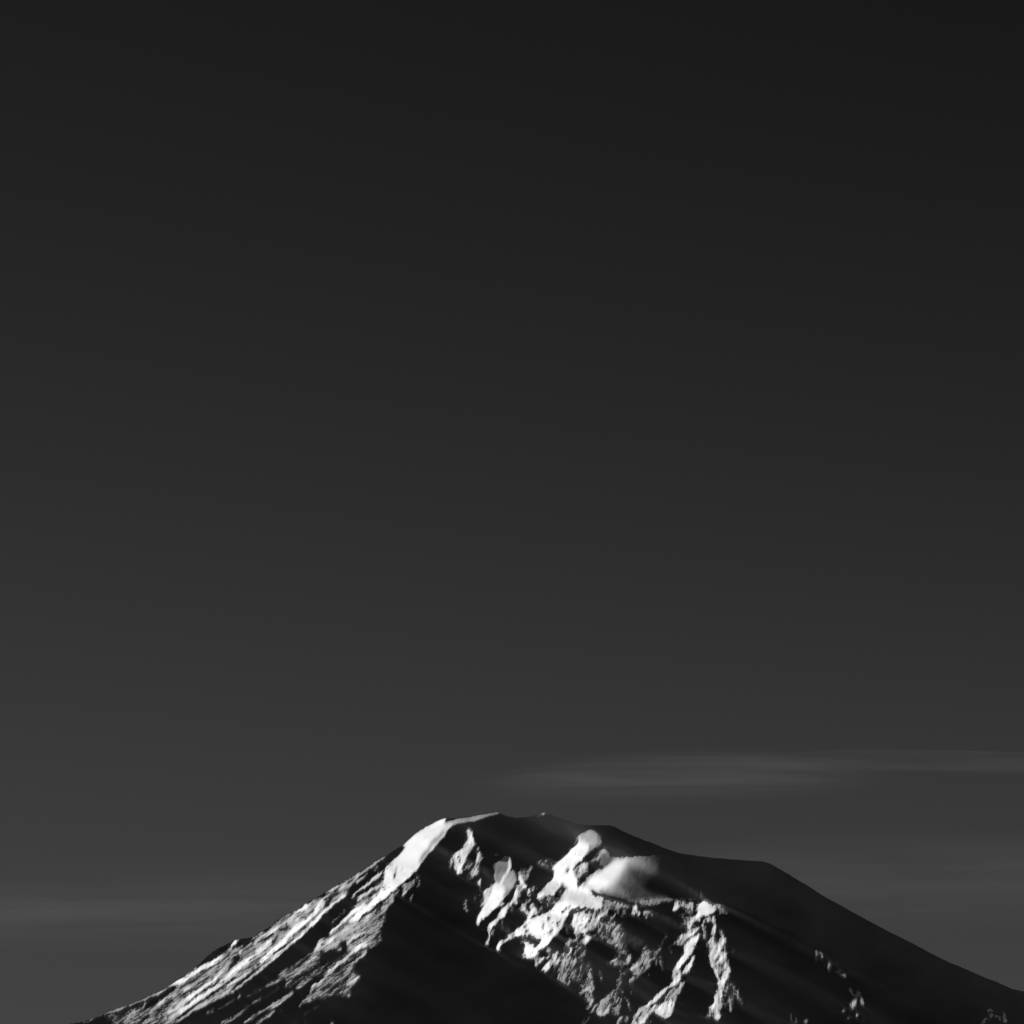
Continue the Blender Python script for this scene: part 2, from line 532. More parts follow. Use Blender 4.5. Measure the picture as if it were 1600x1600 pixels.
L D 72 2 1110,730
L D 60 3 770,760 800,820
L D 72 3 800,640 810,740
# ---------- small far right patches
L K 110 4 510,220 495,285
L K 89 4 545,250 580,320
L K 94 4 480,350
L K 118 4 660,400 690,432
L K 110 3.5 665,440 660,510
L K 102 4 780,500 820,550 890,590
L K 64 3 910,680
L K 178 4 960,760 1000,840
L K 175 5 1070,800 1110,880 1128,970
L K 148 8 1010,910 1000,1000
L K 235 5 1045,860
L K 94 5 860,1070
L K 67 5 930,1160
L K 151 6 1060,1120
L K 102 5 1140,1190
L K 83 9 110,1120 180,1190
L K 94 7 340,1190
L L 121 7 1110,1060
L L 148 6 1140,1120
L L 232 4 1145,1060
L L 129 5 1210,1140
L L 129 4 1080,1170 1010,1230
L L 114 7 1300,1100 1340,1190
L L 94 8 1280,1180
L L 94 4 1130,1200
"""
# smooth glacier bulge: nested tones, blurred
GLACIER = [(30,"500,540 640,640 1320,600 1500,700 1600,1000 1560,1160 1200,1140 800,1200 380,1090 230,1010 480,780"),
 (44,"640,640 1250,605 1200,760 1170,880 1000,1000 1300,1090 1400,1130 1000,1140 800,1190 400,1090"),
 (60,"640,640 1190,610 1140,780 1090,900 1000,1000 1040,1070 1250,1110 1250,1140 960,1140 780,1180 420,1090 500,900"),
 (80,"640,640 1110,614 1030,760 980,870 880,960 810,1050 800,1130 700,1150 420,1090 500,900"),
 (104,"620,640 1030,622 950,740 880,850 800,930 740,1030 690,1110 420,1085 480,850"),
 (135,"600,680 660,640 950,628 870,730 790,840 720,930 640,1040 560,1085 400,1075 480,820"),
 (170,"585,690 660,640 870,634 820,740 760,850 680,960 600,1055 410,1070 480,800"),
 (212,"560,720 660,645 800,640 780,740 710,850 640,940 570,1030 420,1068 230,1010 480,790"),
 (255,"230,1010 300,900 380,840 470,790 560,740 640,690 720,680 760,720 740,790 670,880 590,960 530,1005 440,1052 340,1056")]
GL_OUT = "560,720 600,690 575,600 520,538 600,590 640,638 720,655 800,642 1000,626 1300,602 1500,640 1700,1000 1700,1150 1400,1150 1200,1150 1000,1165 800,1215 700,1172 560,1142 400,1100 350,1060 230,1010 300,900 380,840 480,785"
SKY = np.array([(-1500,2300),(-900,2080),(-400,1842),(-100,1693),(60,1622),(114,1599),(130,1597),(141,1592),(160,1586),(182,1576),(207,1568),(224,1561),(238,1554),(258,1546),(273,1535),(292,1523),(310,1508),(320,1497),(332,1487),(343,1481),(354,1475),(368,1467),(385,1466),(397,1463),(402,1459),(418,1450),(438,1435),(449,1428),(463,1421),(479,1411),(493,1403),(510,1393),(529,1382),(543,1374),(556,1366),(573,1355),(598,1340),(622,1325),(629,1320),(640,1311),(650,1302),(660,1295),(675,1286.5),(688,1281),(697,1278),(710,1278),(735,1275.5),(760,1271.5),(774,1269.5),(780,1269.8),(790,1274.5),(805,1277.8),(826,1276.4),(838,1273.5),(851,1269.5),(858,1271),(882,1280.5),(907,1288),(920,1289.3),(952,1289.3),(961,1292),(975,1300),(1000,1310.5),(1024,1318.5),(1042,1326.5),(1061,1333),(1080,1335.5),(1115,1340.5),(1170,1344.5),(1192,1345),(1200,1347),(1212,1353.5),(1256,1380),(1300,1407.5),(1350,1434.5),(1397,1460),(1420,1471),(1452,1487.5),(1483,1504),(1516,1517.5),(1542,1528),(1560,1535.5),(1576,1543),(1600,1549),(1660,1575),(1760,1625),(2000,1745),(2500,2010),(3100,2300)], float)

def gauss(a, s):
    r = int(3*s+1); k = np.exp(-.5*(np.arange(-r, r+1)/s)**2); k /= k.sum()
    p = np.pad(a, r, mode='edge')
    p = sum(k[i]*p[i:i+a.shape[0], :] for i in range(2*r+1))
    return sum(k[i]*p[:, i:i+a.shape[1]] for i in range(2*r+1))
def vnoise(x, y, seed):
    rs = np.random.RandomState(seed); t = rs.rand(256, 256)
    xi = np.floor(x).astype(int); yi = np.floor(y).astype(int); fx = x-xi; fy = y-yi
    fx = fx*fx*(3-2*fx); fy = fy*fy*(3-2*fy)
    g = lambda a, b: t[b % 256, a % 256]
    return (g(xi,yi)*(1-fx)+g(xi+1,yi)*fx)*(1-fy)+(g(xi,yi+1)*(1-fx)+g(xi+1,yi+1)*fx)*fy-.5
def streak(X, Y, ang, along, across, seed, octv=3):
    """noise drawn out along the fall line"""
    c, s = math.cos(ang), math.sin(ang)
    a = (X*c+Y*s)/along; b = (-X*s+Y*c)/across
    return sum(vnoise(a*2**k+7*k, b*2**k+3*k, seed+k)*.6**k for k in range(octv))
def draw_tones():
    V = np.full((H_, W_), 24.)
    def put(win, cov, tone):
        a, b, c, d = win
        v = V[c-V0:d-V0, a-U0:b-U0]; v += (tone-v)*cov
    for ln in SHAPES.strip().splitlines():
        if ln.startswith('#') or not ln.strip(): continue
        kind, tile, tone, w, rest = ln.split(None, 4)
        p = pts(tile, rest)
        if kind == 'R':                # ribs and cracks of a crag: short strokes down the fall line
            rs = random.Random(int(p[0, 0])); lo, hi = p.min(0), p.max(0); k = 0
            while k < 120:
                q = np.array([rs.uniform(lo[0], hi[0]), rs.uniform(lo[1], hi[1])]); k += 1
                c = poly_cover(p, .5); x_, y_ = int(q[0])-c[0][0], int(q[1])-c[0][2]
                if not (0 <= y_ < c[1].shape[0] and 0 <= x_ < c[1].shape[1]) or c[1][y_, x_] < .5: continue
                an = math.radians(float(w)+rs.uniform(-16, 16)); L = rs.uniform(4, 15)
                e = q+L*np.array([math.cos(an), math.sin(an)]); m_ = (q+e)/2+np.array([rs.uniform(-1.5, 1.5), 0])
                r = line_cover(np.array([q, m_, e]), rs.uniform(1.4, 3.4), .6)
                put(r[0], r[1], rs.choice((22, 24, 28, 95, 125, 150, 185, 215)))
            continue
        r = poly_cover(p, float(w)) if kind == 'P' else line_cover(p, float(w), .8)
        if r: put(r[0], r[1], float(tone))
    # glacier layer
    Gl = np.full((H_, W_), 24.)
    for tone, s in GLACIER:
        r = poly_cover(pts('C', s), 2.5)
        a, b, c, d = r[0]; v = Gl[c-V0:d-V0, a-U0:b-U0]; v += (tone-v)*r[1]
    Gl = gauss(Gl, 3.0)
    r = poly_cover(pts('C', GL_OUT), .9)
    M = np.zeros((H_, W_)); a, b, c, d = r[0]; M[c-V0:d-V0, a-U0:b-U0] = r[1]
    keep = np.zeros((H_, W_))
    V = V+(np.maximum(Gl, 0)-V)*M
    def put2(win, cov, tone):
        a, b, c, d = win
        v = V[c-V0:d-V0, a-U0:b-U0]; v += (tone-v)*cov
    for tone, w, s in ((125,1.4,"650,648 820,640 1000,626"),(88,1.2,"1000,626 1150,615")):
        put2(*line_cover(pts('C', s), w, 1.0), tone)
    for tone, w, s in ((16,6,"360,1064 410,1098 560,1140 700,1172 790,1208"),(70,5,"830,1180 1000,1150 1150,1140 1290,1135")):
        put2(*line_cover(pts('C', s), w, 1.2), tone)
    for k, s in (('B',"1452,400 1500,430 1570,460 1600,480 1600,540 1560,600 1540,660 1500,700"),):
        pass
    for tone, w, s in ((33,1,"330,720 420,690 470,755 490,790 420,782 340,835 260,900 220,985 190,1012 168,950 250,870 320,800"),):
        put2(*poly_cover(pts('C', s), w), tone)
    return V, M

# ------------------------------------------------------------------ shape of the face
def bil(A, x, y):
    x = np.clip(x, 0, A.shape[1]-1.001); y = np.clip(y, 0, A.shape[0]-1.001)
    i = x.astype(int); j = y.astype(int); fx = x-i; fy = y-j
    return (A[j,i]*(1-fx)+A[j,i+1]*fx)*(1-fy)+(A[j+1,i]*(1-fx)+A[j+1,i+1]*fx)*fy
YY, XX = np.mgrid[V0:V1, U0:U1].astype(float)
SB = .50; SAm = .76+.5*(XX-800)/FOC; SCm = .486-.5*(HOR-YY)/FOC     # the sun in image coordinates
SA, SC = .76, .42
def smooth_ice():
    A = np.zeros((H_, W_))
    for s in ('896,1318 900,1300 922,1290 945,1308 940,1330 920,1342', '765,1345 800,1325 812,1362 800,1400 770,1390', '938,1345 950,1326 970,1345 945,1360', '690,1262 790,1262 790,1285 700,1295', '630,1315 700,1270 706,1290 690,1312 668,1338 645,1362 615,1385 606,1360'):
        r = poly_cover(np.array([[float(q) for q in p.split(',')] for p in s.split()]), 2)
        a, b, c, d = r[0]; v = A[c-V0:d-V0, a-U0:b-U0]; np.maximum(v, r[1], out=v)
    return A
def make_tones():
    V, M = draw_tones()
    V = gauss(V, .45)
    keep = (1-gauss(M, 2)*.8)*(1-.75*smooth_ice())
    jx = XX-U0; jy = YY-V0
    wx = (streak(XX,YY,2.2,4.6,2.7,11,4)*2.9+streak(XX,YY,0,14,14,21,2)*2)*keep
    wy = (streak(XX,YY,2.2,4.6,2.7,31,4)*2.9+streak(XX,YY,0,14,14,41,2)*2)*keep
    V = bil(V, jx+wx, jy+wy)
    n1 = streak(XX,YY,math.radians(145),26,3.2,51,4)
    n2 = streak(XX,YY,math.radians(118),9,2.6,61,4)
    n3 = streak(XX,YY,math.radians(95),9,2.6,71,4)
    a = np.clip((XX-560)/120,0,1); b = np.clip((XX-980)/120,0,1)
    n = n1*(1-a)+n2*a*(1-b)+n3*b
    grit = streak(XX,YY,.4,2.6,2.6,81,2)
    mid = np.clip((V-30)/40,0,1)*np.clip((262-V)/60,0.12,1)*keep
    V = V*(1+mid*(n*.75+grit*.35)*(1+.9*np.clip((120-V)/40, 0, 1)))
    return np.clip(V, 14, 262), M
def zones():
    """how far each dark slope leans away from the sun, and how pale its rock is painted for its shade"""
    lean = np.full((H_, W_), -.002); pale = np.full((H_, W_), .55)
    def z(A, tone, soft, s):
        r = poly_cover(np.array([[float(q) for q in p.split(',')] for p in s.split()]), soft)
        a, b, c, d = r[0]; v = A[c-V0:d-V0, a-U0:b-U0]; v += (tone-v)*r[1]
    z(lean, -.012, 8, '700,1262 980,1262 960,1300 905,1292 880,1320 850,1350 760,1330 735,1290 705,1300')
    z(lean, -.01, 10, '980,1262 1660,1262 1660,1640 1480,1562 1100,1352 960,1300')
    z(lean, -.016, 5, '1000,1322 1062,1366 1140,1408 1250,1468 1240,1480 1130,1428 1050,1385 990,1340')
    z(lean, -.03, 10, '592,1418 880,1576 930,1640 930,1690 430,1690 560,1560 600,1460')
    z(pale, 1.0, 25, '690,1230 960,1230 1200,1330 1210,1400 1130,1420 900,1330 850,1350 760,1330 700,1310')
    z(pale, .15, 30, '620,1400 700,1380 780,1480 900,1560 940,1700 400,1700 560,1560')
    return gauss(lean, 6), gauss(pale, 8)
def relief(b, lam, eps):
    h, wd = b.shape
    pad = np.zeros((2048, 4096)); oy, ox = 700, 700
    pad[oy:oy+h, ox:ox+wd] = b
    ku = 1j*np.sin(2*np.pi*np.fft.fftfreq(4096))[None]; kv = 1j*np.sin(2*np.pi*np.fft.fftfreq(2048))[:,None]
    Dk = SA*ku+SC*kv; k2 = np.abs(SC*ku-SA*kv)**2/(SA*SA+SC*SC)      # smooth across the light, crisp along it
    return np.fft.ifft2(np.conj(Dk)*np.fft.fft2(pad)/(np.abs(Dk)**2+lam*k2*k2+eps)).real[oy:oy+h, ox:ox+wd]
def plain_face(v, t0=.006):
    y = np.zeros(len(v))
    for k in range(1, len(v)):
        y[k] = y[k-1]+SB*(1-y[k-1]/FOC)/(.486-.5*(HOR-v[k])/FOC)+t0
    return y-y[30]
ROCK, SNOW, WM = .20, .85, .40
def shape_face(V, M, lam=1.6, its=14, sig=4.0, nmax=3.0, ns=1.6, t0=.006, sd=4.0):
    lin = (np.maximum(V-24, 0)/231.)**2.1
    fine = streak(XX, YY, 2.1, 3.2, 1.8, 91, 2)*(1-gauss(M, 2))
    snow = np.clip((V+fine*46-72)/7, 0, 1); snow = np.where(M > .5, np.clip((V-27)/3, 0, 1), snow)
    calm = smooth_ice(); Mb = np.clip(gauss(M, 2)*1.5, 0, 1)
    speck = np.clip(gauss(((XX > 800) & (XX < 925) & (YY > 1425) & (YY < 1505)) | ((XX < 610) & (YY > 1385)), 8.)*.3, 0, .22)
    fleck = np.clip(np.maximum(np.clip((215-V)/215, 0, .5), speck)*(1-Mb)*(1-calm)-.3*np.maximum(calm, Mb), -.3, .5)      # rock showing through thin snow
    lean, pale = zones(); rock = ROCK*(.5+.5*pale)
    shade_fade = np.clip((85-V)/52, 0, 1)*Mb; shade_fade = shade_fade*shade_fade*(3-2*shade_fade)               # shade painted in: the glacier's colour darkens as the bulge turns away
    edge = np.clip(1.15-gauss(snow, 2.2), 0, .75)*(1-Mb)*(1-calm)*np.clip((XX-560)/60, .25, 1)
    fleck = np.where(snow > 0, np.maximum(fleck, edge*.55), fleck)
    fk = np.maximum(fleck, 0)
    alb = rock*(1-snow)+(SNOW*(1-fk)+ROCK*fk)*snow*(1-shade_fade)+rock*shade_fade*snow
    wt = np.minimum(lin*WM*SNOW/alb, .55)
    sk = np.interp(np.arange(U0, U1), SKY[:,0], SKY[:,1])
    mask = np.clip(np.arange(V0, V1)[:,None]-sk[None]+1, 0, 1)
    wt = gauss(wt, .5)*mask
    Y0 = plain_face(np.arange(V0, V1), t0)[:, None]+0*XX     # plain face: the sun just grazes it
    lit = np.clip(gauss(np.clip(wt/.02, 0, 1), 1.5)*1.6, 0, 1)
    N = np.full(wt.shape, 1.65); corr = np.zeros(wt.shape)
    for k in range(its):
        want = np.where(wt > .003, wt*N, lean)*mask
        R = relief(want+corr, lam, 1e-7)
        Yu = np.gradient(R, axis=1); Yv = np.gradient(R, axis=0)
        err = (want-(SAm*Yu+SCm*Yv+SB*R/FOC))*mask
        corr += .8*gauss(err*lit, sig)*(1-M)+.8*gauss(err, 1.8)*M+.9*gauss(err*(1-lit), sd)*(1-lit)
        N = np.minimum(gauss(np.sqrt(1+Yu**2+(1.19+Yv)**2), ns), nmax)
    return snow, R, Y0, alb, fleck, pale, shade_fade

# ------------------------------------------------------------------ materials
def mat(name, base, var, scale, detail=4.0, rough=1.0, spec=.1, stretch=(1, 1, 1)):
    m = bpy.data.materials.new(name); m.use_nodes = True; n = m.node_tree.nodes; l = m.node_tree.links
    b = n['Principled BSDF']; b.inputs['Roughness'].default_value = rough; b.inputs['Specular IOR Level'].default_value = spec
    tc = n.new('ShaderNodeTexCoord'); mp = n.new('ShaderNodeMapping'); mp.inputs['Scale'].default_value = stretch
    t = n.new('ShaderNodeTexNoise'); t.inputs['Scale'].default_value = scale; t.inputs['Detail'].default_value = detail
    r = n.new('ShaderNodeMapRange'); r.inputs['From Min'].default_value = .3; r.inputs['From Max'].default_value = .7
    r.inputs['To Min'].default_value = base*(1-var); r.inputs['To Max'].default_value = base*(1+var) if base == 1 else min(base*(1+var), .92)
    l.new(tc.outputs['Object'], mp.inputs[0]); l.new(mp.outputs[0], t.inputs['Vector']); l.new(t.outputs['Fac'], r.inputs['Value'])
    c = n.new('ShaderNodeCombineColor')
    for i in range(3): l.new(r.outputs[0], c.inputs[i])
    l.new(c.outputs[0], b.inputs['Base Color'])
    return m
M_ROCK = mat('dark_rock', 1.0, .22, .004, 8)
def finish(m, how):
    n = m.node_tree.nodes; l = m.node_tree.links; b = n['Principled BSDF']
    return n, l, b
# rock: shade depth painted in, darker low down, paler near the top (a vertex attribute), both mottled
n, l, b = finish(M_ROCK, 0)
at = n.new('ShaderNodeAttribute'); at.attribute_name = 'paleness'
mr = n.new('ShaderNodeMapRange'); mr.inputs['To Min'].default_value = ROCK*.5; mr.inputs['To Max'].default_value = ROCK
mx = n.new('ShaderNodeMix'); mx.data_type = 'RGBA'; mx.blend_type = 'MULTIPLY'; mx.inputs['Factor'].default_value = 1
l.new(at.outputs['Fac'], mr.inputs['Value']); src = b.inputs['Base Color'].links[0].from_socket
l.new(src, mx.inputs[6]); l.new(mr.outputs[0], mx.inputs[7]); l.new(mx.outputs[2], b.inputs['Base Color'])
# snow: rock flecks drawn out down the fall line wherever the cover is thin
M_SNOW = mat('snow', SNOW, .05, .01, 6, spec=.15)
n, l, b = finish(M_SNOW, 1)
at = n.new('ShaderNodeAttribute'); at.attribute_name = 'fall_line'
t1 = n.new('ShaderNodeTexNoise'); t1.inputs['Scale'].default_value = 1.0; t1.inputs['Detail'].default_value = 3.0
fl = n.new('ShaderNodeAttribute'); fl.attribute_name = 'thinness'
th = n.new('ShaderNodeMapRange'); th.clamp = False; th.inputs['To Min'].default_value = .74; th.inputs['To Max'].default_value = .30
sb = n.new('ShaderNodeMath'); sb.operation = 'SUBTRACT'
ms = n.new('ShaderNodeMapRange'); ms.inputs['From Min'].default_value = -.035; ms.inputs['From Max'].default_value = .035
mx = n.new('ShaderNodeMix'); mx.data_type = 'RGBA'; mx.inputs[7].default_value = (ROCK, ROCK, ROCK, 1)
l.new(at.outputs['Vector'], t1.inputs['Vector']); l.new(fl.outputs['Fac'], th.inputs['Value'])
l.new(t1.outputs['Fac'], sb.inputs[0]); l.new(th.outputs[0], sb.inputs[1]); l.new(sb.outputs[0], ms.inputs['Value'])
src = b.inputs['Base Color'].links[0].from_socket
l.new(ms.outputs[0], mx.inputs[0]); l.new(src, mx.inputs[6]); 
aa = n.new('ShaderNodeAttribute'); aa.attribute_name = 'shade_fade'; pa = n.new('ShaderNodeAttribute'); pa.attribute_name = 'paleness'
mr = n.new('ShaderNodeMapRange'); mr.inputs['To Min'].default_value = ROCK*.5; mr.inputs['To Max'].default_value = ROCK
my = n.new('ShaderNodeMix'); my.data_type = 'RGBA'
l.new(pa.outputs['Fac'], mr.inputs['Value']); l.new(aa.outputs['Fac'], my.inputs[0]); l.new(mx.outputs[2], my.inputs[6]); l.new(mr.outputs[0], my.inputs[7])  # painted shade of the glacier bulge, mixed over the snow colour
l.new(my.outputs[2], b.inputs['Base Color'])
M_PLAIN = mat('dry_plain', .28, .3, .0015, 6)

def mesh_object(name, verts, faces, material, smooth=True):
    me = bpy.data.meshes.new(name)
    verts = np.asarray(verts, np.float32); faces = np.asarray(faces, np.int32)
    me.vertices.add(len(verts)); me.vertices.foreach_set('co', verts.ravel())
    me.loops.add(faces.size); me.loops.foreach_set('vertex_index', faces.ravel())
    me.polygons.add(len(faces)); me.polygons.foreach_set('loop_start', np.arange(len(faces), dtype=np.int32)*faces.shape[1])
    me.polygons.foreach_set('loop_total', np.full(len(faces), faces.shape[1], np.int32))
    me.polygons.foreach_set('use_smooth', np.full(len(faces), smooth))
    me.update(calc_edges=True); me.validate()
    me.materials.append(material)
    o = bpy.data.objects.new(name, me); S.collection.objects.link(o)
    return o

# ------------------------------------------------------------------ the mountain
V, Mgl = make_tones()
snow, R, Y0, alb, fleck, pale, shade_fade = shape_face(V, Mgl)
KR = 372
cols = np.concatenate([np.arange(-1380, U0, 40), np.arange(U0, U1-1, 1), np.arange(U1-1, 3060, 40)]).astype(float)
sky_row = np.interp(cols, SKY[:,0], SKY[:,1])
soft = np.mean([np.interp(cols+q, SKY[:,0], SKY[:,1]) for q in np.linspace(-9, 9, 13)], 0)      # the right ridge is rounded
sky_row += (soft-sky_row)*np.clip((cols-960)/60, 0, 1)
sky_row += np.clip((cols-900)/100, 0, 1)*np.clip((2200-cols)/300, 0, 1)*(vnoise(cols/23., cols*0+5.2, 15)*1.3+vnoise(cols/7., cols*0+2.2, 16)*.7)
rough = np.array([vnoise(cols/5., cols*0+3.3, 5), vnoise(cols/2.2, cols*0+8.1, 6)])
sky_row += np.clip((640-cols)/60, 0, 1)*(rough[0]*2.2+rough[1]*1.2)*(cols > -200)+rough[1]*.25
rows = sky_row[None, :]+np.arange(KR+1)[:, None]
CU = np.repeat(cols[None], KR+1, 0)
vtab = np.arange(V0, 3200); ytab = plain_face(vtab)
su = np.clip(CU-U0, 0, W_-1.01); sv = np.clip(rows-V0, 0, H_-1.01)
Rr = bil(R, su, sv); Sn = bil(snow, su, sv)
inside = (CU >= U0) & (CU < U1-1) & (rows < V1)
Sn = np.where(inside, Sn, 0)
YD = np.interp(rows, vtab, ytab)+Rr
DEEP = .15                         # a metre of snow
def world(u, v, yd):
    d = DIST-yd*UNIT
    return np.stack([(u-800)/FOC*d, -yd*UNIT, EYE+(HOR-v)/FOC*d], -1)
Fk = bil(fleck, su, sv); ShadeFade = bil(shade_fade, su, sv); Pale = bil(pale, su, sv)
sm = Sn*Sn*(3-2*Sn)
P = world(CU, rows, YD-DEEP*sm)
C = len(cols)
crest, foot = P[0], P[-1]
apron = []
for i in range(1, 25):
    t = i/24.; q = foot.copy(); dz = np.maximum(foot[:, 2]+8, 0)*t
    q[:, 2] = foot[:, 2]-dz; q[:, 1] -= dz*1.35+(t**2)*900; apron.append(q)
back = []
for i in range(24, 0, -1):
    t = (i/24.)**1.3; q = crest.copy(); dz = np.maximum(crest[:, 2]+8, 0)*t
    q[:, 2] = crest[:, 2]-dz; q[:, 1] += dz*1.45
    q[:, 2] += 30*vnoise(crest[:, 0]/300., crest[:, 0]*0+i, 9)*min(1, i/4.)*(i < 24); back.append(q)
allrows = np.concatenate([np.array(back), P, np.array(apron)], 0)
nr = allrows.shape[0]
allrows = np.concatenate([np.array(back), P[:1], P, np.array(apron)], 0); nr = allrows.shape[0]
idx = np.arange(nr*C).reshape(nr, C)
F = np.stack([idx[:-1, :-1], idx[1:, :-1], idx[1:, 1:], idx[:-1, 1:]], -1).reshape(-1, 4)
keep = np.ones(nr-1, bool); keep[len(back)] = False        # the back meets the front in a sharp crest
F = F.reshape(nr-1, C-1, 4)[keep].reshape(-1, 4)
mountain = mesh_object('mountain', allrows.reshape(-1, 3), F, M_ROCK)
mountain['kind'] = 'structure'
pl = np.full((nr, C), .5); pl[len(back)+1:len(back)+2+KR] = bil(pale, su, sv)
mountain.data.attributes.new('paleness', 'FLOAT', 'POINT').data.foreach_set('value', pl.ravel().astype(np.float32))

